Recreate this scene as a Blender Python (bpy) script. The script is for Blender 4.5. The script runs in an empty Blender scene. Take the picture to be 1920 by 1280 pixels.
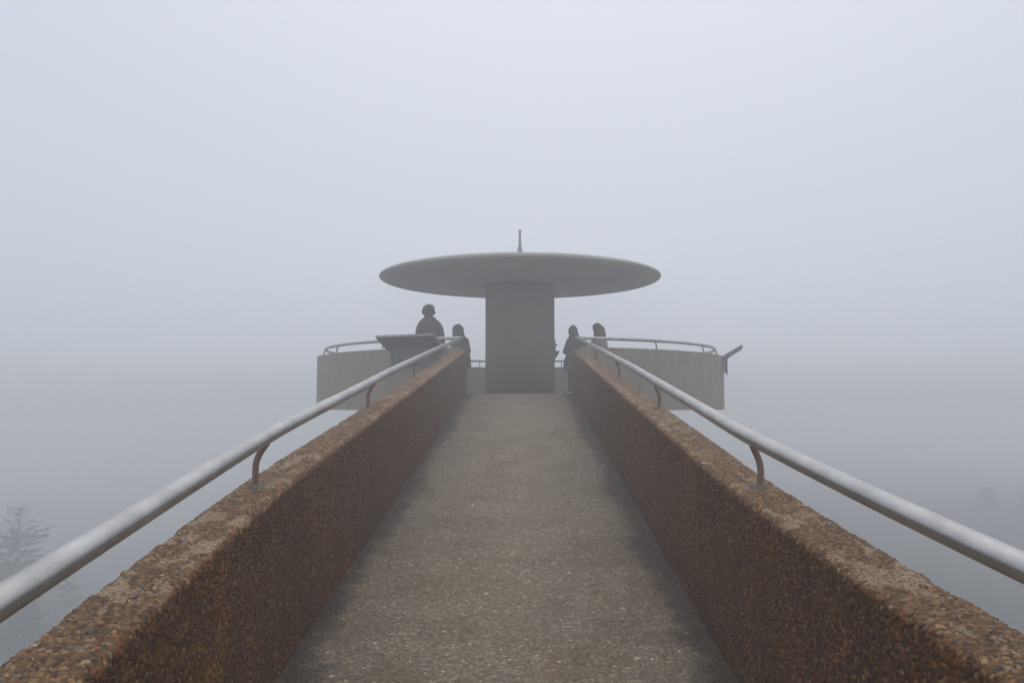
import bpy, bmesh, math, random
import numpy as np
from mathutils import Vector, Matrix

random.seed(7)
RNG = np.random.default_rng(7)
R_ = math.radians
sc = bpy.context.scene
COL = sc.collection
EYE = 8.2                      # height of the camera's eye above the hilltop

# ------------------------------------------------------------------ camera
cam_data = bpy.data.cameras.new('camera')
cam = bpy.data.objects.new('camera', cam_data)
COL.objects.link(cam)
cam.location = (0.077, 0.0, EYE)
cam.rotation_euler = (R_(90 + 4.09), 0, R_(0.73))
cam_data.sensor_width = 36
cam_data.lens = 1650 / 1920 * 36
cam_data.clip_start = 0.05
cam_data.clip_end = 3000
sc.camera = cam

# ------------------------------------------------------------------ light
SUN_EL, SUN_AZ = R_(78), R_(5)
world = bpy.data.worlds.new('World')
sc.world = world
world.use_nodes = True
nt = world.node_tree
nt.nodes.clear()
sky = nt.nodes.new('ShaderNodeTexSky')
sky.sky_type = 'NISHITA'
sky.sun_disc = False
sky.sun_elevation = SUN_EL
sky.sun_rotation = SUN_AZ
sky.air_density = 1.0
sky.dust_density = 1.0
sky.ozone_density = 1.0
hsv = nt.nodes.new('ShaderNodeHueSaturation')       # an overcast sky: most of the blue is gone
hsv.inputs['Saturation'].default_value = 0.38
hsv.inputs['Hue'].default_value = 0.49
bg = nt.nodes.new('ShaderNodeBackground')
bg.inputs['Strength'].default_value = 0.15
wo = nt.nodes.new('ShaderNodeOutputWorld')
tcw = nt.nodes.new('ShaderNodeTexCoord')
lift = nt.nodes.new('ShaderNodeVectorMath')          # cloud deck: no clear-sky horizon band
lift.operation = 'MULTIPLY_ADD'
lift.inputs[1].default_value = (0.55, 0.55, 0.25)
lift.inputs[2].default_value = (0.0, 0.0, 0.62)
nrm = nt.nodes.new('ShaderNodeVectorMath')
nrm.operation = 'NORMALIZE'
nt.links.new(tcw.outputs['Generated'], lift.inputs[0])
nt.links.new(lift.outputs[0], nrm.inputs[0])
nt.links.new(nrm.outputs[0], sky.inputs['Vector'])
nt.links.new(sky.outputs[0], hsv.inputs['Color'])
nt.links.new(hsv.outputs[0], bg.inputs['Color'])
nt.links.new(bg.outputs[0], wo.inputs['Surface'])

sun_data = bpy.data.lights.new('sun', 'SUN')
sun_data.energy = 0.5
sun_data.angle = R_(120)
sun_data.color = (1.0, 0.97, 0.93)
sun = bpy.data.objects.new('sun', sun_data)
COL.objects.link(sun)
sun.location = (0, 0, EYE + 30)
sun.rotation_euler = (math.pi / 2 - SUN_EL, 0, math.pi - SUN_AZ)

sc.view_settings.view_transform = 'Standard'
sc.view_settings.look = 'None'
sc.view_settings.exposure = 0.17
sc.view_settings.gamma = 1.0
sc.render.engine = 'CYCLES'
cy = sc.cycles
cy.use_denoising = True
cy.denoiser = 'OPENIMAGEDENOISE'
cy.denoising_input_passes = 'RGB_ALBEDO_NORMAL'
cy.denoising_prefilter = 'ACCURATE'
cy.max_bounces = 10
cy.diffuse_bounces = 4
cy.glossy_bounces = 3
cy.volume_bounces = 5
cy.volume_max_steps = 256

# ------------------------------------------------------------------ helpers
def P(x, y, z):
    """world point from metres right of the ramp's middle, metres ahead, metres above the eye"""
    return Vector((x, y, EYE + z))

def link(name, mesh, mat, parent=None):
    o = bpy.data.objects.new(name, mesh)
    COL.objects.link(o)
    if mat is not None and not mesh.materials:
        mesh.materials.append(mat)
    if parent is not None:
        o.parent = parent
        o.matrix_parent_inverse = parent.matrix_basis.inverted()
    return o

def empty(name, loc, rz=0.0):
    o = bpy.data.objects.new(name, None)
    COL.objects.link(o)
    o.location = loc
    o.rotation_euler = (0, 0, rz)
    o.empty_display_size = 0.2
    return o

def tag(o, label, cat, group=None):
    o['label'] = label
    o['category'] = cat
    if group:
        o['group'] = group
    return o

def struct(o, kind='structure'):
    o['kind'] = kind
    return o

def smooth(me):
    me.polygons.foreach_set('use_smooth', np.ones(len(me.polygons), dtype=bool))

def from_bm(name, bm, sm=False):
    me = bpy.data.meshes.new(name)
    bmesh.ops.recalc_face_normals(bm, faces=bm.faces)
    bm.to_mesh(me)
    bm.free()
    if sm:
        smooth(me)
    return me

def add_box(bm, c, size, M=None):
    r = bmesh.ops.create_cube(bm, size=1.0)
    m = Matrix.Translation(Vector(c)) @ Matrix.Diagonal((size[0], size[1], size[2], 1.0))
    if M is not None:
        m = M @ m
    bmesh.ops.transform(bm, matrix=m, verts=r['verts'])
    return r['verts']

def add_tube(bm, pts, radii, n=12, caps=True, flat=None):
    """a swept tube; radii one per point or a number; flat = (a, b) scale of the two section axes"""
    pts = [Vector(p) for p in pts]
    if not hasattr(radii, '__len__'):
        radii = [radii] * len(pts)
    prev = None
    rings = []
    for i, p in enumerate(pts):
        if i == 0:
            t = pts[1] - pts[0]
        elif i == len(pts) - 1:
            t = pts[-1] - pts[-2]
        else:
            t = pts[i + 1] - pts[i - 1]
        t.normalize()
        if prev is None:
            ref = Vector((0, 0, 1)) if abs(t.z) < 0.9 else Vector((0, 1, 0))
            a = t.cross(ref).normalized()
        else:
            a = (prev - t * prev.dot(t)).normalized()
        prev = a
        b = t.cross(a)
        fa, fb = flat if flat else (1, 1)
        rings.append([bm.verts.new(p + (a * math.cos(2 * math.pi * k / n) * fa + b * math.sin(2 * math.pi * k / n) * fb) * radii[i])
                      for k in range(n)])
    for r0, r1 in zip(rings, rings[1:]):
        for k in range(n):
            bm.faces.new((r0[k], r0[(k + 1) % n], r1[(k + 1) % n], r1[k]))
    if caps:
        bm.faces.new(list(reversed(rings[0])))
        bm.faces.new(rings[-1])
    return rings

def add_lathe(bm, prof, c, n=96, a0=None, a1=None):
    """prof: (r, z) list (closed when it ends where it starts); angles from straight towards the camera (-Y)"""
    full = a0 is None
    m = n if full else n + 1
    angs = [2 * math.pi * k / n for k in range(n)] if full else [a0 + (a1 - a0) * k / n for k in range(m)]
    rings = []
    for a in angs:
        ring = []
        for r, z in prof:
            ring.append(bm.verts.new((c[0] + r * math.sin(a), c[1] - r * math.cos(a), c[2] + z)))
        rings.append(ring)
    cnt = n if full else m - 1
    for k in range(cnt):
        r0, r1 = rings[k], rings[(k + 1) % m]
        for j in range(len(prof) - 1):
            bm.faces.new((r0[j], r0[j + 1], r1[j + 1], r1[j]))
    if not full:
        bm.faces.new(rings[0])
        bm.faces.new(list(reversed(rings[-1])))
    bmesh.ops.remove_doubles(bm, verts=bm.verts, dist=1e-5)

# numpy value noise / hash -------------------------------------------------
def hash2(ix, iy, seed=0):
    h = (ix.astype(np.int64) * 374761393 + iy.astype(np.int64) * 668265263 + seed * 1442695041) & 0xFFFFFFFF
    h = ((h ^ (h >> 13)) * 1274126177) & 0xFFFFFFFF
    h = ((h ^ (h >> 16)) * 2246822519) & 0xFFFFFFFF
    h = h ^ (h >> 15)
    return (h & 0xFFFFFF).astype(np.float64) / 0x1000000

def vnoise(u, v, size, seed=0):
    x, y = u / size, v / size
    ix, iy = np.floor(x), np.floor(y)
    fx, fy = x - ix, y - iy
    fx = fx * fx * (3 - 2 * fx)
    fy = fy * fy * (3 - 2 * fy)
    a = hash2(ix, iy, seed); b = hash2(ix + 1, iy, seed)
    c = hash2(ix, iy + 1, seed); d = hash2(ix + 1, iy + 1, seed)
    return (a * (1 - fx) + b * fx) * (1 - fy) + (c * (1 - fx) + d * fx) * fy

def fbm(u, v, size, seed=0, octs=3):
    t, a, s = 0, 0.5, 0
    for k in range(octs):
        t = t + a * vnoise(u, v, size / 2 ** k, seed + 17 * k)
        s += a
        a *= 0.5
    return t / s

def pebbles(u, v, cell, seed, stretch=1.7):
    """nearest elongated pebble of a jittered lattice: (normalised distance, five random numbers)"""
    x, y = u / cell, v / cell
    ix, iy = np.floor(x), np.floor(y)
    best = np.full(u.shape, 9.0)
    bi = np.zeros(u.shape); bj = np.zeros(u.shape)
    for dx in (-1, 0, 1):
        for dy in (-1, 0, 1):
            cx, cy_ = ix + dx, iy + dy
            px = cx + hash2(cx, cy_, seed)
            py = cy_ + hash2(cx, cy_, seed + 1)
            ang = hash2(cx, cy_, seed + 2) * math.pi
            st = 1 + (stretch - 1) * hash2(cx, cy_, seed + 3)
            size = 0.55 + 0.65 * hash2(cx, cy_, seed + 4) ** 1.3
            ex, ey = x - px, y - py
            ca, sa = np.cos(ang), np.sin(ang)
            a = (ex * ca + ey * sa) / st ** 0.5
            b = (-ex * sa + ey * ca) * st ** 0.5
            d = np.sqrt(a * a + b * b) / size
            m = d < best
            best = np.where(m, d, best)
            bi = np.where(m, cx, bi); bj = np.where(m, cy_, bj)
    rnd = [hash2(bi, bj, seed + 10 + k) for k in range(4)]
    return best, rnd

def grid_mesh(name, co, cols, keep_uv=None):
    """co: (rows, cols, 3) -> mesh with a colour attribute 'pigment'"""
    nr, nc = co.shape[:2]
    me = bpy.data.meshes.new(name)
    idx = np.arange(nr * nc).reshape(nr, nc)
    q = np.stack([idx[:-1, :-1], idx[:-1, 1:], idx[1:, 1:], idx[1:, :-1]], -1).reshape(-1, 4)
    me.vertices.add(nr * nc)
    me.vertices.foreach_set('co', co.reshape(-1).astype(np.float32))
    me.loops.add(q.size)
    me.loops.foreach_set('vertex_index', q.reshape(-1).astype(np.int32))
    me.polygons.add(len(q))
    me.polygons.foreach_set('loop_start', (np.arange(len(q)) * 4).astype(np.int32))
    me.update(calc_edges=True)
    smooth(me)
    at = me.color_attributes.new('pigment', 'FLOAT_COLOR', 'POINT')
    rgba = np.ones((nr * nc, 4), np.float32)
    rgba[:, :3] = cols.reshape(-1, 3)
    at.data.foreach_set('color', rgba.reshape(-1))
    return me

# ------------------------------------------------------------------ materials
def mat(name):
    m = bpy.data.materials.new(name)
    m.use_nodes = True
    n = m.node_tree
    return m, n, n.nodes['Principled BSDF']

def noise_mat(name, c0, c1, scale=6.0, rough=0.8, metal=0.0, bump=0.0, bscale=80.0, spec=0.5, detail=6.0, stretch=None):
    m, n, p = mat(name)
    tc = n.nodes.new('ShaderNodeTexCoord')
    src = tc.outputs['Object']
    if stretch:
        mp = n.nodes.new('ShaderNodeMapping')
        mp.inputs['Scale'].default_value = stretch
        n.links.new(src, mp.inputs['Vector'])
        src = mp.outputs['Vector']
    t = n.nodes.new('ShaderNodeTexNoise')
    t.inputs['Scale'].default_value = scale
    t.inputs['Detail'].default_value = detail
    t.inputs['Roughness'].default_value = 0.65
    n.links.new(src, t.inputs['Vector'])
    r = n.nodes.new('ShaderNodeValToRGB')
    r.color_ramp.elements[0].position = 0.32
    r.color_ramp.elements[1].position = 0.68
    r.color_ramp.elements[0].color = (*c0, 1)
    r.color_ramp.elements[1].color = (*c1, 1)
    n.links.new(t.outputs['Fac'], r.inputs['Fac'])
    n.links.new(r.outputs['Color'], p.inputs['Base Color'])
    p.inputs['Roughness'].default_value = rough
    p.inputs['Metallic'].default_value = metal
    p.inputs['Specular IOR Level'].default_value = spec
    if bump:
        t2 = n.nodes.new('ShaderNodeTexNoise')
        t2.inputs['Scale'].default_value = bscale
        t2.inputs['Detail'].default_value = 4
        n.links.new(tc.outputs['Object'], t2.inputs['Vector'])
        b = n.nodes.new('ShaderNodeBump')
        b.inputs['Strength'].default_value = bump
        b.inputs['Distance'].default_value = 0.01
        n.links.new(t2.outputs['Fac'], b.inputs['Height'])
        n.links.new(b.outputs['Normal'], p.inputs['Normal'])
    return m

def pigment_mat(name, rough, spec=0.4):
    m, n, p = mat(name)
    a = n.nodes.new('ShaderNodeAttribute')
    a.attribute_name = 'pigment'
    tc = n.nodes.new('ShaderNodeTexCoord')
    t = n.nodes.new('ShaderNodeTexNoise')
    t.inputs['Scale'].default_value = 260
    t.inputs['Detail'].default_value = 3
    n.links.new(tc.outputs['Object'], t.inputs['Vector'])
    mr = n.nodes.new('ShaderNodeMapRange')
    mr.inputs['To Min'].default_value = 0.72
    mr.inputs['To Max'].default_value = 1.28
    n.links.new(t.outputs['Fac'], mr.inputs['Value'])
    mx = n.nodes.new('ShaderNodeVectorMath')
    mx.operation = 'SCALE'
    n.links.new(a.outputs['Color'], mx.inputs[0])
    n.links.new(mr.outputs['Result'], mx.inputs['Scale'])
    n.links.new(mx.outputs['Vector'], p.inputs['Base Color'])
    p.inputs['Roughness'].default_value = rough
    p.inputs['Specular IOR Level'].default_value = spec
    return m

M_WALL = pigment_mat('pebble aggregate', 0.55, 0.2)
M_DECK = pigment_mat('exposed aggregate deck', 0.7, 0.3)
M_RAIL = noise_mat('galvanised pipe', (0.34, 0.335, 0.325), (0.52, 0.515, 0.50), 9, 0.33, 0.9, 0.06, 160, stretch=(1, 0.5, 1))
M_POST = noise_mat('rusty brown paint', (0.21, 0.125, 0.09), (0.31, 0.195, 0.145), 30, 0.65, 0.0, 0.15, 200)
M_GROUT = noise_mat('grey grout', (0.05, 0.045, 0.04), (0.20, 0.18, 0.155), 45, 0.9, 0, 0.4, 120)
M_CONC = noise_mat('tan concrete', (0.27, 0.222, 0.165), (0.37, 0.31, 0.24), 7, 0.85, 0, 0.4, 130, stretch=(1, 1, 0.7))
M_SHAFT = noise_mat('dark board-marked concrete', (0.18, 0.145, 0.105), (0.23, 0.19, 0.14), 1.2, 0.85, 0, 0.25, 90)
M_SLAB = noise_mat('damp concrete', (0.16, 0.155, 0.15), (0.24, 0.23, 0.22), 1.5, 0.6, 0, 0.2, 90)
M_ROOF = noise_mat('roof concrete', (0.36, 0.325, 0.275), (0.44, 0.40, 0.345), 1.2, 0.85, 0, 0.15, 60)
M_STEEL = noise_mat('dull steel', (0.30, 0.31, 0.32), (0.40, 0.41, 0.42), 8, 0.5, 0.4)
M_SIGN = noise_mat('dark sign frame', (0.11, 0.108, 0.10), (0.15, 0.147, 0.14), 6, 0.6)
M_BRACK = noise_mat('grey bracket', (0.10, 0.10, 0.10), (0.15, 0.15, 0.15), 12, 0.6, 0.2)
M_SIGNEDGE = noise_mat('weathered aluminium edge', (0.20, 0.20, 0.20), (0.28, 0.28, 0.27), 12, 0.5, 0.3)
M_SIGNFACE = noise_mat('faded sign face', (0.30, 0.36, 0.38), (0.52, 0.53, 0.48), 3, 0.35)
M_GROUND = noise_mat('forest floor', (0.014, 0.014, 0.011), (0.034, 0.033, 0.027), 0.25, 0.95, 0, 0.5, 3)
M_NEEDLE = noise_mat('spruce needles', (0.022, 0.035, 0.018), (0.05, 0.065, 0.035), 4, 0.8)
M_BARK = noise_mat('grey bark', (0.07, 0.06, 0.05), (0.14, 0.12, 0.10), 9, 0.9, 0, 0.5, 40)
M_SKIN = noise_mat('skin', (0.42, 0.26, 0.19), (0.48, 0.30, 0.22), 20, 0.55)
M_HAIR_D = noise_mat('dark hair', (0.02, 0.016, 0.013), (0.05, 0.038, 0.03), 60, 0.55)
M_HAIR_B = noise_mat('brown hair', (0.08, 0.05, 0.035), (0.14, 0.09, 0.06), 60, 0.55)
M_COAT_D = noise_mat('charcoal coat', (0.05, 0.047, 0.043), (0.072, 0.068, 0.063), 15, 0.85)
M_COAT_N = noise_mat('dark hooded coat', (0.07, 0.07, 0.072), (0.10, 0.10, 0.102), 15, 0.85)
M_COAT_G = noise_mat('grey coat', (0.26, 0.26, 0.26), (0.33, 0.325, 0.32), 15, 0.85)
M_TROUS = noise_mat('dark trousers', (0.02, 0.022, 0.03), (0.035, 0.038, 0.05), 15, 0.85)
M_SHOE = noise_mat('pale shoes', (0.45, 0.44, 0.43), (0.6, 0.59, 0.57), 15, 0.6)

# ------------------------------------------------------------------ ramp geometry
SLOPE = (758 - 576) / 1650
HF = -1.6                       # ramp floor below the eye at the camera
END_Y = 16.3
CY = 20.9                       # centre of the round platform
RP = 4.71                       # outer radius of its parapet
ZF = 0.196                      # platform floor above the eye

def zf(y):
    return HF + SLOPE * y

def shift(y):
    """the spiral's last bend: the nearest metres lie a little to the right"""
    y = np.asarray(y, dtype=float)
    k = np.clip((4.3 - y) / 2.35, 0, None)
    return 0.115 * np.where(k < 1.3, k ** 1.5, 1.3 ** 1.5 + 1.9 * (k - 1.3))

def rows_y():
    near = np.linspace(-7.0, 1.15, 40)[:-1]
    out = [1.15]
    while out[-1] < END_Y:
        out.append(out[-1] + max(0.0016, 0.00115 * out[-1]))
    out = np.array(out)
    out = 1.15 + (out - 1.15) * (END_Y - 1.15) / (out[-1] - 1.15)
    return np.concatenate([near, out])

PAL = np.array([[0.108, 0.054, 0.025], [0.145, 0.080, 0.036], [0.085, 0.044, 0.023], [0.175, 0.105, 0.050],
                [0.118, 0.062, 0.032], [0.066, 0.043, 0.027], [0.205, 0.135, 0.070], [0.112, 0.076, 0.042],
                [0.150, 0.070, 0.032], [0.080, 0.066, 0.050], [0.23, 0.178, 0.115], [0.34, 0.30, 0.24]])
PALW = np.cumsum([.14, .14, .12, .11, .11, .09, .06, .11, .05, .06, .03, .003])
PALW = PALW / PALW[-1]

def wall_mesh(name, side, seed):
    ys = rows_y()
    r = 0.030
    H, X0, X1 = 0.80, 0.99, 1.205
    prof = []                                       # (x, z, nx, nz, arc length)
    for z in np.arange(-0.06, H - r, 0.0031):
        prof.append((X0, z, -1, 0))
    for a in np.linspace(0, math.pi / 2, 20)[1:]:
        prof.append((X0 + r - r * math.cos(a), H - r + r * math.sin(a), -math.cos(a), math.sin(a)))
    for x in np.arange(X0 + r + 0.003, X1 - r, 0.0025):
        prof.append((x, H, 0, 1))
    for a in np.linspace(0, math.pi / 2, 20):
        prof.append((X1 - r + r * math.sin(a), H - r + r * math.cos(a), math.sin(a), math.cos(a)))
    for z in np.linspace(H - r - 0.01, -0.34, 14):
        prof.append((X1, z, 1, 0))
    pr = np.array(prof)
    u1 = np.concatenate([[0], np.cumsum(np.hypot(np.diff(pr[:, 0]), np.diff(pr[:, 1])))])
    U, Y = np.meshgrid(u1, ys)
    X = np.broadcast_to(pr[:, 0], U.shape); Z = np.broadcast_to(pr[:, 1], U.shape)
    NX = np.broadcast_to(pr[:, 2], U.shape); NZ = np.broadcast_to(pr[:, 3], U.shape)
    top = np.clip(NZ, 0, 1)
    # pebbles and the mortar that drowns them in patches
    d, rn = pebbles(U + 3, Y + 20, 0.0108, seed, 2.0)
    patch = fbm(U * 1.5 + 5, Y * 0.9 + 3, 0.075, seed + 50, 4) * 0.72 + fbm(U, Y, 0.45, seed + 70, 2) * 0.28
    edge = np.exp(-((X - X0 - 0.03) / 0.035) ** 2) * top
    bury = np.clip((patch - 0.605 + 0.060 * top + 0.030 * edge - 0.12 * (1 - top)) / 0.06, 0, 1)
    rad = 0.98 - 0.75 * bury * (0.4 + 0.6 * rn[1])
    dome = np.sqrt(np.clip(1 - (d / rad) ** 2, 0, 1))
    h = dome * (0.0036 + 0.0066 * rn[2]) * (1 - 0.75 * bury) + 0.0030 * bury
    h = h + 0.006 * (fbm(U, Y, 0.12, seed + 90, 3) - 0.5)
    near = np.clip((Y - 0.9) / 0.3, 0, 1)
    arris = np.exp(-((NX + NZ - 1.41) / 0.25) ** 2)
    h = h - 0.005 * arris * np.clip((fbm(U, Y, 0.09, seed + 150, 3) - 0.55) / 0.12, 0, 1)
    h = h + 0.0016 * (vnoise(U, Y, 0.006, seed + 160) - 0.5)
    h = h * near
    ci = np.searchsorted(PALW, np.clip(rn[0], 0, 0.9999))
    col = PAL[ci] * (0.55 + 1.0 * rn[3])[..., None]
    col = np.clip(col, 0, 0.45)
    mort = np.array([0.235, 0.182, 0.125])[None, None, :] * (0.7 + 0.6 * fbm(U, Y, 0.03, seed + 30, 3))[..., None]
    gap_shade = np.array([0.032, 0.020, 0.012])[None, None, :]  # dark gap colour: shade between the pebbles painted in
    gap = gap_shade + (mort - gap_shade) * np.clip(bury + 0.80 * top * vnoise(U, Y, 0.035, seed + 61), 0, 1)[..., None]
    k = np.clip((dome - 0.12) / 0.2, 0, 1)[..., None]
    c = gap + (col - gap) * k
    # inner faces with drip streaks; their darkness and the paler top paint in skylight
    tone = fbm(U, Y, 0.6, seed + 110, 3)
    streak = fbm(U * 0.25, Y, 0.09, seed + 130, 2)
    fleck = np.clip(dome * 2, 0, 1)[..., None] * (rn[1] > 0.960)[..., None] * (1 - top)[..., None]
    c = c + (np.array([0.30, 0.31, 0.34])[None, None] * (0.6 + 0.8 * rn[3])[..., None] - c) * fleck
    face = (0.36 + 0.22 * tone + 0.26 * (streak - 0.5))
    veil_offset = np.array([1.56, 1.02, 0.34])[None, None]               # warm tint painted into the faces to offset the bluish fog veil
    c = c * (1 + (veil_offset - 1) * (1 - top)[..., None])
    if side > 0:                                                  # a construction joint and a dab of mortar beside it
        jl = np.exp(-((Y - 9.5) / 0.012) ** 2) * (1 - top)
        h = h - 0.006 * jl
        dab = np.clip(1.4 - np.hypot(Y - 9.42, (U - 0.60) * 1.4) / 0.045, 0, 1) * (1 - top) + 0.5 * jl * (U < 0.45)
        c = c + (np.array([0.45, 0.42, 0.38])[None, None] - c) * np.clip(dab, 0, 1)[..., None]
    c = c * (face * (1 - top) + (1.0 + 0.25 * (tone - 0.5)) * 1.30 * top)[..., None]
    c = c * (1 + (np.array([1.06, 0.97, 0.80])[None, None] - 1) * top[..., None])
    S = shift(Y)
    co = np.empty(U.shape + (3,))
    co[..., 0] = side * (X + NX * h) + S
    co[..., 1] = Y
    co[..., 2] = EYE + zf(Y) + Z + NZ * h
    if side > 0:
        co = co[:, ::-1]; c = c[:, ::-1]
    # close the far end by pulling a last row into the section's middle
    mid = co[-1:].copy()
    mid[..., 0] = side * 1.0975
    mid[..., 2] = EYE + zf(END_Y) + np.clip(mid[..., 2] - EYE - zf(END_Y), -0.3, 0.76)
    ext = co[-1:].copy()
    ext[..., 1] += 0.33
    mid[..., 1] = ext[..., 1]
    co = np.concatenate([co, ext, mid]); c = np.concatenate([c, c[-1:], c[-1:]])
    return grid_mesh(name, co, c)

def deck_mesh():
    ys = rows_y()
    xs = np.linspace(-1.0, 1.0, 520)
    X, Y = np.meshgrid(xs, ys)
    d, rn = pebbles(X + 9, Y + 20, 0.0140, 400, 1.8)
    d2, rn2 = pebbles(X + 4, Y + 30, 0.034, 430, 1.8)
    worn = fbm(X, Y, 0.35, 450, 4)
    rad = 0.55 + 0.45 * rn[1]
    dome = np.sqrt(np.clip(1 - (d / rad) ** 2, 0, 1))
    rad2 = (0.12 + 0.22 * rn2[2]) * (rn2[1] > 0.80 - 0.5 * fbm(X, Y, 0.30, 455, 3))
    dome2 = np.sqrt(np.clip(1 - (d2 / np.maximum(rad2, 1e-3)) ** 2, 0, 1))
    h = dome * (0.0010 + 0.0048 * rn[2]) * (0.5 + worn) + 0.0030 * dome2
    h = h + 0.004 * (fbm(X, Y, 0.5, 470, 3) - 0.5) + 0.003 * (fbm(X, Y, 0.05, 475, 2) - 0.5)
    pal = np.array([[0.125, 0.098, 0.070], [0.160, 0.128, 0.092], [0.095, 0.074, 0.055], [0.190, 0.158, 0.120],
                    [0.130, 0.086, 0.054], [0.105, 0.096, 0.084], [0.240, 0.210, 0.170], [0.38, 0.35, 0.31]])
    w = np.cumsum([.25, .22, .18, .12, .12, .08, .022, .008]); w = w / w[-1]
    col = pal[np.searchsorted(w, np.clip(rn[0], 0, .9999))] * (0.85 + 0.3 * rn[3])[..., None]
    col2 = pal[np.searchsorted(w, np.clip(rn2[0] * 0.5 + 0.5, 0, .9999))] * 1.15
    base = np.array([0.128, 0.102, 0.076])[None, None] * (0.7 + 0.6 * fbm(X, Y, 0.02, 480, 2))[..., None]
    c = base + (col - base) * np.clip(dome / 0.35, 0, 1)[..., None]
    c = c + (col2 - c) * (np.clip(dome2 / 0.3, 0, 1) * 0.65)[..., None]
    c = c * np.array([1.10, 1.07, 0.95])[None, None] * (0.88 + 0.56 * worn + 0.16 * np.exp(-(X / 0.55) ** 2) + 0.30 * (rn[3] - 0.5))[..., None]
    c = c * (1 - np.array([0.14, 0.18, 0.23])[None, None] * np.clip((fbm(X * 1.1, Y * 1.3, 0.28, 510, 4) - 0.53) / 0.10, 0, 1)[..., None])
    # damp, dirty margins with a ragged edge, part corner shade painted along the walls
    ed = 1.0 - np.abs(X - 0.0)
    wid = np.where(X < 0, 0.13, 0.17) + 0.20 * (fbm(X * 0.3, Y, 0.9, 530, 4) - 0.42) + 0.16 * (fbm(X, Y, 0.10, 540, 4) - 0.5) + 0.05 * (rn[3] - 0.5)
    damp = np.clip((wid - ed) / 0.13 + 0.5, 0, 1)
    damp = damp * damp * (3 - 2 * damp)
    grime_shade = np.array([0.30, 0.26, 0.23])
    c = c * (1 - damp[..., None] * (1 - grime_shade[None, None]))
    near = np.clip((Y - 0.9) / 0.3, 0, 1)
    co = np.stack([X + shift(Y), Y, EYE + zf(Y) + h * near], -1)
    return grid_mesh('path', co, c)

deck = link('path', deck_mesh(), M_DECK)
struct(deck)
bm = bmesh.new()                                      # the concrete under the deck
yy = [-7.0, -3, 0, 1, 2, 3, 4.3, END_Y]
ring0 = None
for y in yy:
    s = float(shift(y))
    ring = [bm.verts.new(P(s + x, y, zf(y) + z)) for x, z in ((-0.985, -0.05), (0.985, -0.05), (0.985, -0.33), (-0.985, -0.33))]
    if ring0:
        for k in range(4):
            bm.faces.new((ring0[k], ring0[(k + 1) % 4], ring[(k + 1) % 4], ring[k]))
    else:
        bm.faces.new(ring)
    ring0 = ring
bm.faces.new(list(reversed(ring0)))
slab_under = link('slab', from_bm('slab', bm), M_SLAB, deck)
bm = bmesh.new()
add_box(bm, P(0, END_Y + 0.10, ZF - 0.13), (1.97, 0.20, 0.268))
th = link('threshold', from_bm('threshold', bm), M_CONC, deck)

for side, name_side, seed in ((-1, 'left', 1000), (1, 'right', 2000)):
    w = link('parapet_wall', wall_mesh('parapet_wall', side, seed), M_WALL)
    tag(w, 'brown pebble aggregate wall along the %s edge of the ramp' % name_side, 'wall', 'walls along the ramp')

# ------------------------------------------------------------------ handrails
def post_mesh(bend, bow):
    """upright flat bar that bows and then turns in under the pipe; x points inwards"""
    bm = bmesh.new()
    pts, n = [], 16
    for i in range(n + 1):
        t = i / n
        z = -0.03 + 0.228 * t
        x = -bow * math.sin(min(1, t / 0.85) * math.pi) + bend * max(0, (t - 0.55) / 0.45) ** 1.8
        pts.append((x, 0, z))
    add_tube(bm, pts, [0.0150 + (0.004 * max(0, (i / n - 0.8)) / 0.2) for i in range(n + 1)], 12, True, (1.0, 0.9))
    return from_bm('post', bm, True)

def pad_mesh():
    bm = bmesh.new()
    n = 18
    c0 = bm.verts.new((0, 0, 0.010))
    inner, outer = [], []
    for k in range(n):
        a = 2 * math.pi * k / n
        r = 0.040 + 0.035 * random.random()
        inner.append(bm.verts.new((math.cos(a) * 0.028, math.sin(a) * 0.028, 0.011 + 0.003 * random.random())))
        outer.append(bm.verts.new((math.cos(a) * r * 0.9, math.sin(a) * r * 1.35, -0.006)))
    for k in range(n):
        bm.faces.new((c0, inner[k], inner[(k + 1) % n]))
        bm.faces.new((inner[k], outer[k], outer[(k + 1) % n], inner[(k + 1) % n]))
    return from_bm('grout_pad', bm, True)

POST, POST_B, PAD = post_mesh(0.040, 0.008), post_mesh(0.016, 0.018), pad_mesh()
POST.materials.append(M_POST)
POST_B.materials.append(M_POST)
PAD.materials.append(M_GROUT)

def put_post(parent, loc, rz, pad=True, me=None):
    p = link('post', me or POST, None, parent)
    p.matrix_basis = Matrix.Translation(loc) @ Matrix.Rotation(rz, 4, 'Z')
    if pad:
        g = bpy.data.objects.new('grout_pad', PAD)
        COL.objects.link(g)
        g.parent = p

RAIL_H, RAIL_X, RAIL_R = 1.016, 1.085, 0.0340
RING_R, RING_Z = 4.52, 1.245

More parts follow.
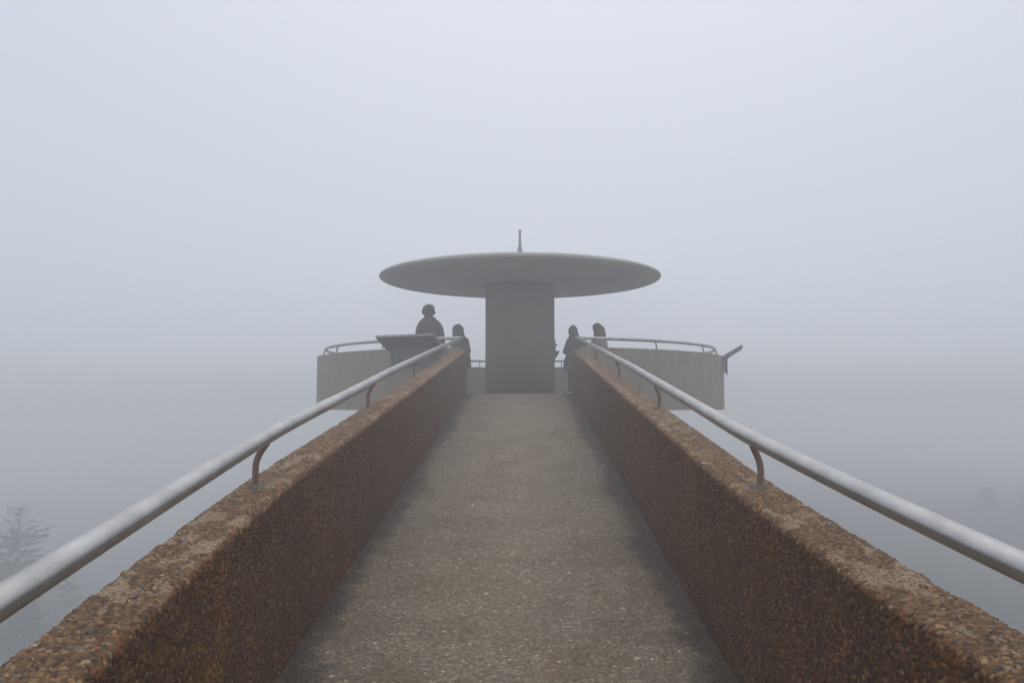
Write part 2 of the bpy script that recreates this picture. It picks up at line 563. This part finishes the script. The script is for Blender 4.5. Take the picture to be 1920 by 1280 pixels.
def rail_x(y):
    f = lambda a, b: max(0.0, min(1.0, (y - a) / (b - a)))
    return RAIL_X + 0.050 * f(4.0, 8.5) - 0.03 * f(12.0, 16.2)
for side, name_side in ((-1, 'left'), (1, 'right')):
    t = empty('handrail', P(side * 1.12, 8.0, zf(8.0) + 0.8))
    tag(t, 'sloping grey metal pipe handrail bolted on the %s ramp wall' % name_side, 'handrail', 'pipe handrails on the ramp walls')
    bm = bmesh.new()
    ys = list(np.linspace(-6.5, 0, 8)) + list(np.linspace(0.4, 5, 24)) + list(np.linspace(5.6, 16.2, 20))
    pts = [P(side * (rail_x(y) + 0.002 * math.sin(y * 2.1 + side)) + float(shift(y)), y, zf(y) + RAIL_H + 0.0015 * math.sin(y * 1.7)) for y in ys]
    xe = RING_R * math.sin(R_(14.2))
    pts += [P(side * (RAIL_X + (xe - RAIL_X) * 0.6), 16.42, RING_Z - 0.012)]
    add_tube(bm, pts, RAIL_R, 28)
    link('rail', from_bm('rail', bm, True), M_RAIL, t)
    y = 3.94 - 3.05 * 3
    while y < 15.9:
        put_post(t, P((rail_x(y) + 0.018 if side > 0 else -rail_x(y) - 0.031) + float(shift(y)), y, zf(y) + 0.80), math.pi if side > 0 else 0.0, True, POST_B if side > 0 else POST)
        y += 3.05

t = empty('handrail', P(0, CY + RING_R, 1.067))
tag(t, 'level grey pipe handrail curving round on top of the platform parapet', 'handrail')
bm = bmesh.new()
a0, a1 = R_(13.6), R_(360 - 13.6)
add_tube(bm, [P(RING_R * math.sin(a0 + (a1 - a0) * k / 160), CY - RING_R * math.cos(a0 + (a1 - a0) * k / 160), RING_Z) for k in range(161)], 0.034, 16)
link('rail', from_bm('rail', bm, True), M_RAIL, t)
for a in (36, 57.5, 79, 100.5, 122, 143.5, 165):
    for s in (-1, 1):
        A = R_(a) * s
        rr = RING_R + 0.035
        put_post(t, P(rr * math.sin(A), CY - rr * math.cos(A), 1.067 - 0.02), math.atan2(math.cos(A), -math.sin(A)), False)

# ------------------------------------------------------------------ tower
tower = empty('observation_tower', (0, CY, 0))
tag(tower, 'round concrete observation tower with a mushroom roof on a thick central column', 'tower')
C0 = P(0, CY, 0)
RI = RP - 0.29
bm = bmesh.new()
b_ = 0.012
prof = [(RI, -0.11), (RP, -0.11), (RP, 1.067 - b_), (RP - b_ * .3, 1.067 - b_ * .3), (RP - b_, 1.067), (RI + b_, 1.067), (RI + b_ * .3, 1.067 - b_ * .3), (RI, 1.067 - b_), (RI, -0.11)]
g = math.asin(1.19 / RP)
add_lathe(bm, prof[:-1] + [prof[0]], C0, 160, g, 2 * math.pi - g)
par = link('parapet', from_bm('parapet', bm, False), M_CONC, tower)
bm = bmesh.new()
add_lathe(bm, [(0.0, ZF), (RI - 0.004, ZF), (RI - 0.004, -0.102), (1.6, -0.102), (1.25, -0.9), (0.0, -0.9)], C0, 96)
link('platform_slab', from_bm('platform_slab', bm), M_SLAB, tower)
bm = bmesh.new()
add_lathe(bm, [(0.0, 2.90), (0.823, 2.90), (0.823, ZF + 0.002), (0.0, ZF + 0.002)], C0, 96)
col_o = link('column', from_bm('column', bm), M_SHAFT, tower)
bm = bmesh.new()
add_lathe(bm, [(0.0, -0.9), (1.22, -0.905), (1.22, -EYE - 0.3), (0.0, -EYE - 0.3)], C0, 64)
link('shaft', from_bm('shaft', bm), M_CONC, tower)
bm = bmesh.new()
RR = 3.335
lens = [(RR * max(0.0, math.cos(a)) ** 0.26, 2.997 + 0.160 * math.sin(a)) for a in np.linspace(-math.pi / 2 + 0.03, math.pi / 2 - 0.03, 41)]
add_lathe(bm, [(0.0, 2.836)] + lens + [(0.0, 3.158)], C0, 160)
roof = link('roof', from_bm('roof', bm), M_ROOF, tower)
bm = bmesh.new()
add_lathe(bm, [(0.0, 3.05), (0.16, 3.05), (0.13, 3.3), (0.075, 3.62), (0.06, 3.70), (0.032, 3.83), (0.03, 4.13), (0.036, 4.14), (0.036, 4.18), (0.0, 4.185)], C0, 16)
link('lightning_rod', from_bm('lightning_rod', bm, True), M_STEEL, roof)
for me in (roof.data, col_o.data):
    me.polygons.foreach_set('use_smooth', np.ones(len(me.polygons), dtype=bool))
    for e in me.edges:
        pass
# piers that carry the ramp
for y in (2.0, 10.5):
    bm = bmesh.new()
    r = add_tube(bm, [P(0, y, -EYE - 0.3), P(0, y, zf(y) - 0.8), P(0, y, zf(y) - 0.36)], [0.3, 0.3, 0.75], 24)
    link('pier', from_bm('pier', bm, False), M_CONC, tower)

# ------------------------------------------------------------------ tilted signs
def sign(phi, label, w=1.26):
    A = R_(phi)
    loc = P(RP * math.sin(A), CY - RP * math.cos(A), 1.0)
    t = empty('interpretive_sign', loc)
    tag(t, label, 'sign', 'tilted signs on the parapet')
    # local: x along the parapet, y outwards, z up
    M = Matrix.Translation(loc) @ Matrix(((math.cos(A), math.sin(A), 0, 0), (math.sin(A), -math.cos(A), 0, 0), (0, 0, 1, 0), (0, 0, 0, 1)))
    tilt = math.atan2(0.235, 0.41)
    L = 0.475
    T = M @ Matrix.Translation((0, -0.02, 0.05)) @ Matrix.Rotation(tilt, 4, 'X')
    bm = bmesh.new()
    add_box(bm, (0, L / 2, -0.012), (w - 0.05, L - 0.05, 0.026), T)
    link('panel', from_bm('panel', bm), M_SIGN, t)
    bm = bmesh.new()
    add_box(bm, (0, L / 2, 0.006), (w - 0.07, L - 0.07, 0.006), T)
    link('sign_face', from_bm('sign_face', bm), M_SIGNFACE, t)
    bm = bmesh.new()
    for x in (-w / 2 + 0.0125, w / 2 - 0.0125):
        add_box(bm, (x, L / 2, -0.010), (0.025, L, 0.045), T)
    for y in (0.0125, L - 0.0125):
        add_box(bm, (0, y, -0.010), (w - 0.051, 0.025, 0.043), T)
    link('frame', from_bm('frame', bm), M_SIGNEDGE, t)
    bm = bmesh.new()
    add_box(bm, (0, 0.035, -0.10), (w - 0.22, 0.05, 0.36), M)
    link('back_box', from_bm('back_box', bm), M_SIGN, t)
    for x in (-w / 2 + 0.16, w / 2 - 0.16):
        bm = bmesh.new()
        v = []
        outl = [(0.062, -0.34), (0.075, -0.34), (0.078, 0.02), (0.10, 0.055), (0.16, 0.11), (0.28, 0.175), (0.28, 0.20), (0.062, 0.085)]
        for dx in (-0.02, 0.02):
            v.append([bm.verts.new(M @ Vector((x + dx, y, z))) for y, z in outl])
        n = len(outl)
        bm.faces.new(v[0]); bm.faces.new(list(reversed(v[1])))
        for k in range(n):
            bm.faces.new((v[0][k], v[1][k], v[1][(k + 1) % n], v[0][(k + 1) % n]))
        link('bracket', from_bm('bracket', bm), M_BRACK, t)
    return t

sign(-24.7, 'tilted sign seen from its dark underside, in front of the curly haired person')
sign(77.5, 'tilted sign seen edge-on, jutting outwards from the right end of the parapet')

# dark wedge that shows beside the column
loc = P(0.86, CY + 0.62, 1.0)
t = empty('wall_box', loc, 0)
tag(t, 'small dark wedge shaped box jutting from the right side of the column', 'box')
bm = bmesh.new()
outl = [(-0.32, 0.30), (0.10, 0.30), (0.10, 0.265), (0.035, 0.17), (0.0, 0.12), (-0.01, 0.06), (-0.32, 0.02)]
v = []
for dy in (-0.14, 0.14):
    v.append([bm.verts.new(loc + Vector((x, dy, z))) for x, z in outl])
n = len(outl)
bm.faces.new(v[0]); bm.faces.new(list(reversed(v[1])))
for k in range(n):
    bm.faces.new((v[0][k], v[1][k], v[1][(k + 1) % n], v[0][(k + 1) % n]))
link('housing', from_bm('housing', bm), M_SIGN, t)
bm = bmesh.new()
add_box(bm, loc + Vector((-0.12, 0, 0.43)), (0.26, 0.06, 0.26))
add_box(bm, loc + Vector((0.02, 0, 0.45)), (0.06, 0.05, 0.04))
link('arm', from_bm('arm', bm), M_SIGN, t)

# ------------------------------------------------------------------ people
def ball(bm, c, r, sub=2):
    res = bmesh.ops.create_icosphere(bm, subdivisions=sub, radius=1.0)
    bmesh.ops.transform(bm, matrix=Matrix.Translation(Vector(c)) @ Matrix.Diagonal((r[0], r[1], r[2], 1)), verts=res['verts'])
    return res['verts']

def limb(bm, pts, rad, n=12):
    add_tube(bm, pts, rad, n)
    for p, r in zip(pts, rad):
        ball(bm, p, (r * 1.0, r * 1.0, r * 1.0), 2)

def fuse(bm, name, voxel, m, parent, it=4):
    """voxel-remesh the overlapping shapes into one continuous skin and keep the baked mesh"""
    me = from_bm(name, bm)
    o = bpy.data.objects.new(name, me)
    COL.objects.link(o)
    r = o.modifiers.new('r', 'REMESH')
    r.mode = 'VOXEL'
    r.voxel_size = voxel
    r.use_smooth_shade = True
    s = o.modifiers.new('s', 'SMOOTH')
    s.iterations = it
    s.factor = 0.5
    dg = bpy.context.evaluated_depsgraph_get()
    baked = bpy.data.meshes.new_from_object(o.evaluated_get(dg), depsgraph=dg)
    baked.name = name
    bpy.data.objects.remove(o)
    smooth(baked)
    baked.materials.clear()
    baked.materials.append(m)
    q = bpy.data.objects.new(name, baked)
    COL.objects.link(q)
    q.parent = parent
    return q

def hand(bm, wrist, d, side_dir):
    """palm, four unequal curled fingers and a thumb off its side"""
    d = Vector(d).normalized(); s = Vector(side_dir).normalized(); nrm = d.cross(s)
    w = Vector(wrist)
    for k, off in enumerate((-0.027, -0.009, 0.009, 0.027)):
        add_tube(bm, [w + s * off * 0.7, w + d * 0.05 + s * off, w + d * 0.085 + s * off], [0.016, 0.013, 0.011], 8)
        ln = (0.060, 0.074, 0.069, 0.052)[k]
        b0 = w + d * 0.085 + s * off
        add_tube(bm, [b0, b0 + d * ln * 0.5 + nrm * 0.008, b0 + d * ln * 0.85 + nrm * 0.030], [0.0095, 0.0085, 0.007], 8)
    b0 = w + d * 0.025 - s * 0.03
    add_tube(bm, [b0, b0 + d * 0.03 - s * 0.02, b0 + d * 0.06 - s * 0.024 + nrm * 0.012], [0.014, 0.011, 0.008], 8)

def person(label, px, dist, height, rz, pose, coat_m, coat, hair_fn, shoe_m, hood=None, lean=0.0):
    x = (px - 981) / 1650 * dist + 0.077
    t = empty('person', P(x, dist, ZF), rz)
    tag(t, label, 'person')
    k = height / 1.75
    S = lambda p: Vector((p[0] * k, p[1] * k, p[2] * k))
    bm = bmesh.new()
    hd = Vector(pose.get('head', (0, 0.0, 1.62)))
    # torso, neck, head (facing +y)
    limb(bm, [S((0, 0, 0.93)), S((0, 0, 1.10)), S((0, -0.01, 1.28)), S((0, -0.01, 1.38))], [0.135 * k, 0.12 * k, 0.125 * k, 0.08 * k])
    limb(bm, [S((-0.11, 0, 1.37)), S((0.11, 0, 1.37))], [0.06 * k, 0.06 * k])
    add_tube(bm, [S((0, -0.01, 1.38)), S(hd + Vector((0, -0.01, -0.08)))], [0.062 * k, 0.055 * k], 12)
    ball(bm, S(hd), (0.078 * k, 0.098 * k, 0.118 * k), 3)
    ball(bm, S(hd + Vector((0, 0.035, -0.06))), (0.055 * k, 0.06 * k, 0.058 * k), 2)
    ball(bm, S(hd + Vector((0, 0.103, -0.015))), (0.013 * k, 0.018 * k, 0.024 * k), 2)
    for s in (-1, 1):
        ball(bm, S(hd + Vector((s * 0.078, -0.005, -0.01))), (0.012 * k, 0.02 * k, 0.03 * k), 2)
        ball(bm, S(hd + Vector((s * 0.032, 0.078, 0.015))), (0.02 * k, 0.015 * k, 0.012 * k), 2)
    for s in (-1, 1):
        hip, knee, ank = (s * 0.09, 0, 0.90), (s * 0.10, 0.015, 0.49), (s * 0.10, -0.02, 0.09)
        limb(bm, [S(hip), S(knee), S(ank)], [0.085 * k, 0.058 * k, 0.042 * k])
        limb(bm, [S((s * 0.10, -0.04, 0.045)), S((s * 0.115, 0.12, 0.035))], [0.042 * k, 0.032 * k])
        sh, el, wr = pose['arms'][s]
        limb(bm, [S(sh), S(el), S(wr)], [0.046 * k, 0.040 * k, 0.031 * k])
        d = Vector(wr) - Vector(el)
        hand(bm, S(wr), d, Vector((s * 0.6, 0.6, 0.2)) - d.normalized() * Vector((s * 0.6, 0.6, 0.2)).dot(d.normalized()))
    fuse(bm, 'body', 0.0075, M_SKIN, t, 3)
    # trousers and shoes
    bm = bmesh.new()
    for s in (-1, 1):
        limb(bm, [S((s * 0.09, 0, 0.90)), S((s * 0.10, 0.015, 0.49)), S((s * 0.10, -0.02, 0.10))], [0.105 * k, 0.078 * k, 0.062 * k])
    limb(bm, [S((-0.06, 0, 0.95)), S((0.06, 0, 0.95))], [0.12 * k, 0.12 * k])
    fuse(bm, 'trousers', 0.015, M_TROUS, t)
    for s in (-1, 1):
        bm = bmesh.new()
        limb(bm, [S((s * 0.10, -0.06, 0.05)), S((s * 0.11, 0.06, 0.048)), S((s * 0.12, 0.14, 0.04))], [0.05 * k, 0.048 * k, 0.040 * k])
        add_box(bm, S((s * 0.11, 0.04, 0.014)), (0.095 * k, 0.28 * k, 0.026 * k))
        fuse(bm, 'shoe', 0.011, shoe_m, t)
    # coat: stacked elliptical rings plus sleeves, fused
    bm = bmesh.new()
    rings = []
    n = 28
    for z, cx, cy_, rx, ry in coat:
        rings.append([bm.verts.new(S((cx + rx * math.cos(2 * math.pi * j / n) * (1 + 0.03 * math.sin(5 * j + z * 9)),
                                      cy_ + ry * math.sin(2 * math.pi * j / n), z))) for j in range(n)])
    for r0, r1 in zip(rings, rings[1:]):
        for j in range(n):
            bm.faces.new((r0[j], r0[(j + 1) % n], r1[(j + 1) % n], r1[j]))
    bm.faces.new(list(reversed(rings[0])))
    bm.faces.new(rings[-1])
    for s in (-1, 1):
        sh, el, wr = pose['arms'][s]
        w2 = Vector(el) + (Vector(wr) - Vector(el)) * 0.88
        limb(bm, [S(sh), S(el), S(w2)], [0.074 * k, 0.068 * k, 0.054 * k])
    if hood:
        for c, r in hood:
            ball(bm, S(hd + Vector(c)), (r[0] * k, r[1] * k, r[2] * k), 3)
    c = fuse(bm, 'coat', 0.013, coat_m, t)
    if hair_fn:
        hair_fn(t, S, hd, k)
    return t

def curly(t, S, hd, k):
    bm = bmesh.new()
    rg = random.Random(3)
    ball(bm, S(hd + Vector((0, -0.02, 0.035))), (0.108 * k, 0.115 * k, 0.105 * k), 3)
    for i in range(90):
        v = Vector((rg.gauss(0, 1), rg.gauss(0, 1), rg.gauss(0, 1))).normalized()
        if v.z < -0.75 or (v.y > 0.55 and v.z < 0.3):
            continue
        r = rg.uniform(0.022, 0.036) * k
        ball(bm, S(hd + Vector((v.x * 0.112, v.y * 0.112 - 0.02, v.z * 0.112 + 0.03))), (r, r, r), 2)
    fuse(bm, 'hair', 0.009, M_HAIR_D, t, 2)

def long_hair(t, S, hd, k):
    bm = bmesh.new()
    ball(bm, S(hd + Vector((0, -0.01, 0.03))), (0.115 * k, 0.125 * k, 0.115 * k), 3)
    rg = random.Random(5)
    ball(bm, S(hd + Vector((0.10, -0.03, -0.03))), (0.085 * k, 0.10 * k, 0.11 * k), 3)
    ball(bm, S(hd + Vector((0.14, -0.03, -0.14))), (0.075 * k, 0.09 * k, 0.12 * k), 3)
    for i in range(34):
        a = rg.uniform(-1.5, 1.5) + math.pi * 1.5
        c, s_ = math.cos(a), math.sin(a)
        p0 = hd + Vector((c * 0.085, s_ * 0.095 - 0.02, 0.02))
        p1 = hd + Vector((c * 0.100, s_ * 0.11 - 0.03, -0.13))
        p2 = hd + Vector((c * 0.095 + rg.uniform(-.02, .02), s_ * 0.11 - 0.05, -0.30 + rg.uniform(-0.04, 0.04)))
        add_tube(bm, [S(p0), S(p1), S(p2)], [0.028 * k, 0.026 * k, 0.012 * k], 8)
    fuse(bm, 'hair', 0.01, M_HAIR_B, t, 2)

def fringe(t, S, hd, k):
    bm = bmesh.new()
    ball(bm, S(hd + Vector((0, 0.0, 0.025))), (0.088 * k, 0.103 * k, 0.105 * k), 3)
    fuse(bm, 'hair', 0.012, M_HAIR_B, t, 2)

arms_front = {-1: ((-0.155, 0, 1.34), (-0.235, 0.03, 1.06), (-0.12, 0.24, 1.06)), 1: ((0.155, 0, 1.34), (0.235, 0.03, 1.06), (0.12, 0.24, 1.06))}
person('person with short curly hair and a dark coat, tallest of the figures on the platform', 804, 17.3, 1.75, R_(4), {'arms': arms_front, 'head': (-0.01, 0, 1.612)}, M_COAT_D,
       [(0.80, 0.01, 0, .285, .18), (0.95, 0.01, 0, .300, .185), (1.05, 0.01, 0, .303, .185), (1.15, 0.01, 0, .298, .18), (1.27, 0.01, 0, .280, .17), (1.37, 0.01, 0, .245, .15), (1.45, 0, 0, .185, .12), (1.51, 0, 0, .115, .095), (1.555, 0, 0, .065, .07)],
       curly, M_TROUS)
arms_pocket = {-1: ((-0.15, 0, 1.34), (-0.18, 0.02, 1.10), (-0.15, 0.16, 0.95)), 1: ((0.14, 0, 1.34), (0.20, 0.0, 1.09), (0.19, 0.14, 0.93))}
person('person in a rounded hood and long dark coat beside the left end of the ramp', 862.5, 18.8, 1.53, R_(10), {'arms': arms_pocket, 'head': (-0.055, 0.03, 1.585)}, M_COAT_N,
       [(0.66, 0.02, 0, .25, .21), (0.8, 0.02, 0, .25, .20), (0.95, 0.01, 0, .24, .19), (1.15, 0, 0, .225, .17), (1.28, -0.01, 0, .205, .16), (1.38, -0.02, 0, .18, .14), (1.46, -0.04, 0.01, .15, .13), (1.53, -0.055, 0.02, .13, .12)],
       fringe, M_SHOE, hood=[((0, -0.015, 0.01), (.145, .145, .150)), ((0.01, -0.03, -0.09), (.15, .14, .13))])
arms_rail = {-1: ((-0.14, 0, 1.34), (-0.245, 0.02, 1.08), (-0.10, 0.17, 1.02)), 1: ((0.14, 0, 1.34), (0.28, -0.08, 1.14), (0.40, -0.22, 1.05))}
person('person in a pointed hood with bent arms beside the right end of the ramp', 1078, 18.8, 1.51, R_(-6), {'arms': arms_rail, 'head': (-0.045, 0.02, 1.585)}, M_COAT_N,
       [(0.60, 0.01, 0, .30, .24), (0.75, 0.01, 0, .29, .23), (0.92, 0.0, 0, .25, .2), (1.08, 0, 0, .19, .16), (1.24, 0, 0, .195, .155), (1.34, -0.01, 0, .18, .14), (1.42, -0.02, 0, .14, .12), (1.50, -0.04, 0.01, .095, .09)],
       fringe, M_SHOE, hood=[((0, -0.02, 0.0), (.122, .135, .128)), ((0.005, -0.03, 0.06), (.095, .11, .085)), ((0.0, -0.04, 0.115), (.05, .06, .045)), ((0.03, -0.03, -0.11), (.13, .12, .09))])
arms_down = {-1: ((-0.14, 0, 1.34), (-0.19, 0.06, 1.08), (-0.08, 0.22, 1.08)), 1: ((0.14, 0, 1.34), (0.19, 0.02, 1.07), (0.15, 0.18, 1.0))}
person('person with long loose hair and a grey coat behind the right curved handrail', 1124, 20.4, 1.70, R_(30), {'arms': arms_down, 'head': (-0.04, 0.035, 1.60)}, M_COAT_G,
       [(0.62, 0, 0, .23, .19), (0.8, 0, 0, .225, .18), (1.0, 0, 0, .21, .165), (1.2, 0, 0, .205, .16), (1.32, 0, 0, .19, .145), (1.41, 0, 0, .14, .12), (1.47, -0.02, 0, .085, .085)],
       long_hair, M_TROUS)

# ------------------------------------------------------------------ ground and trees
bm = bmesh.new()
n = 60
for i in range(n + 1):
    for j in range(n + 1):
        x = -240 + 480 * i / n
        y = -120 + 480 * j / n
        r = math.hypot(x, y - 15)
        z = -0.0006 * max(0, r - 25) ** 1.5 - 5.5 * min(1, max(0, (-6 - x) / 18)) ** 1.5 + 0.6 * math.sin(x * 0.09 + 1) * math.sin(y * 0.07)
        bm.verts.new((x, y, z if r > 12 else z * r / 12))
bm.verts.ensure_lookup_table()
for i in range(n):
    for j in range(n):
        a = i * (n + 1) + j
        bm.faces.new((bm.verts[a], bm.verts[a + n + 1], bm.verts[a + n + 2], bm.verts[a + 1]))
gr = link('ground', from_bm('ground', bm, True), M_GROUND)
struct(gr)

def spruce_meshes(h, seed, bare_top=0.0, spread=0.22, dens=1.0):
    rg = random.Random(seed)
    bt = bmesh.new()
    add_tube(bt, [(0, 0, -0.3), (0.03, 0.02, h * 0.5), (0, 0, h)], [h * 0.017 + 0.05, h * 0.010, 0.012], 8)
    bc = bmesh.new()
    def strip(p, d, ln, wd):
        d = d.normalized()
        s = d.cross(Vector((0, 0, 1)))
        s = s.normalized() if s.length > 1e-3 else Vector((1, 0, 0))
        s = (s + Vector((0, 0, rg.uniform(-.6, .6)))).normalized() * wd
        vs = [bc.verts.new(p - s * 0.5), bc.verts.new(p + s * 0.5), bc.verts.new(p + d * ln * 0.6 + s * 0.35), bc.verts.new(p + d * ln), bc.verts.new(p + d * ln * 0.6 - s * 0.35)]
        bc.faces.new(vs)
    z = h * 0.12
    while z < h * 0.985:
        f = 1 - z / h
        top = (z / h) > 1 - bare_top
        nb = rg.randint(4, 6)
        base_a = rg.uniform(0, 6.28)
        for b in range(nb):
            a = base_a + 6.283 * b / nb + rg.uniform(-.35, .35)
            ln = h * spread * (f ** 0.8) * rg.choice((0.45, 0.7, 0.9, 1.0, 1.2, 1.4)) * rg.uniform(0.85, 1.15) + 0.18
            up = 0.75 if top else rg.uniform(-0.35, 0.45) + 0.40 * (1 - f) ** 2
            d0 = Vector((math.cos(a), math.sin(a), up))
            pts = []
            p = Vector((0, 0, z))
            m_ = max(4, int(ln / 0.22))
            for q in range(m_ + 1):
                tq = q / m_
                pts.append(p + d0 * ln * tq + Vector((0, 0, -0.22 * ln * tq * tq * (0 if top else 1) + 0.10 * ln * max(0, tq - .7))))
            add_tube(bt, pts[::max(1, m_ // 3)], [0.008 + 0.012 * f] * len(pts[::max(1, m_ // 3)]), 4, False)
            for q in range(1, m_ + 1):
                if top and rg.random() < 0.75:
                    continue
                tq = q / m_
                for r in range(int((2 if top else 7) * dens)):
                    dd = (d0.normalized() * 0.8 + Vector((rg.gauss(0, .6), rg.gauss(0, .6), rg.gauss(-0.05, .38))))
                    strip(pts[q] + Vector((rg.gauss(0, .05), rg.gauss(0, .05), rg.gauss(0, .03))), dd, rg.uniform(.16, .34) * (1 - 0.35 * tq) * (0.5 if top else 1), rg.uniform(.05, .11))
        z += (0.34 if not top else 0.26) * rg.uniform(0.45, 1.5) * (0.65 + 0.8 * f)
    return from_bm('trunk', bt, True), from_bm('crown', bc)

KINDS_ = {}
def tree(px, row, dist, kind, label, rz=0.0, sx=1.0, h=7.0):
    x = (px - 981) / 1650 * dist + 0.077
    ztop = -(row - 758) / 1650 * dist
    gz = 0.0
    rr = math.hypot(x, dist - 15)
    gz = -0.0006 * max(0, rr - 25) ** 1.5 - 5.5 * min(1, max(0, (-6 - x) / 18)) ** 1.5 + 0.6 * math.sin(x * 0.09 + 1) * math.sin(dist * 0.07) - 0.2
    gz = min(gz, EYE + ztop - h)          # rooted in a dip, the lowest boughs in the undergrowth
    h = EYE + ztop - gz
    tr, cr, h0 = KINDS_[kind]
    t = empty('spruce_tree', (x, dist, gz), rz)
    t.scale = (sx * h / h0, sx * h / h0, h / h0)
    tag(t, label, 'tree', 'spruce trees in the fog')
    for nme, me, m in (('trunk', tr, M_BARK), ('crown', cr, M_NEEDLE)):
        if not me.materials:
            me.materials.append(m)
        o = bpy.data.objects.new(nme, me)
        COL.objects.link(o)
        o.parent = t
KINDS_['bare'] = (*spruce_meshes(11, 11, bare_top=0.17, spread=0.27, dens=2.0), 11)
KINDS_['full'] = (*spruce_meshes(10, 23, bare_top=0.03, spread=0.28, dens=2.2), 10)
KINDS_['loose'] = (*spruce_meshes(10, 37, bare_top=0.06, spread=0.30, dens=1.7), 10)
tree(40, 948, 45, 'bare', 'dark spruce with a thin bare top rising above the left handrail', 0.0, 1.5)
tree(-38, 972, 41, 'full', 'bushy spruce at the left edge of the photo beside the bare topped one', 1.0, 1.5)
tree(135, 1062, 50, 'loose', 'low spruce just right of the bare topped one, mostly behind the left handrail', 2.1, 1.4)
tree(60, 1115, 40, 'full', 'low dark spruce in the gap between the left handrail and the wall', 1.6, 1.6)
tree(1835, 910, 69, 'full', 'blurred spruce rising above the near end of the right handrail', 0.7, 1.7)
tree(1930, 890, 66, 'full', 'blurred spruce at the right edge of the photo above the handrail', 1.9, 1.8)
dim = 'dim spruce in the fog-dimmed stand below the right handrail, seen over the wall top'
for px, row, dist, kind, rz, sx in ((1660, 985, 70, 'full', 2.6, 1.8), (1740, 990, 64, 'full', 0.3, 1.9), (1800, 1030, 54, 'full', 1.2, 2.0), (1880, 1050, 46, 'full', 3.3, 2.0), (1600, 950, 74, 'loose', 4.0, 1.8)):
    tree(px, row, dist, kind, dim, rz, sx)

# ------------------------------------------------------------------ fog
bm = bmesh.new()
add_box(bm, (0, 120, (EYE + 4.6 - 10.0) / 2), (490, 490, EYE + 4.6 + 10.0))
hz = bpy.data.meshes.new('haze')
bm.to_mesh(hz); bm.free()
m = bpy.data.materials.new('fog')
m.use_nodes = True
n = m.node_tree
n.nodes.clear()
pv = n.nodes.new('ShaderNodeVolumePrincipled')
pv.inputs['Color'].default_value = (0.93, 0.948, 0.962, 1)
pv.inputs['Density'].default_value = 0.0192
pv.inputs['Anisotropy'].default_value = 0.2
mo = n.nodes.new('ShaderNodeOutputMaterial')
n.links.new(pv.outputs['Volume'], mo.inputs['Volume'])
haze = link('haze', hz, m)
struct(haze, 'stuff')
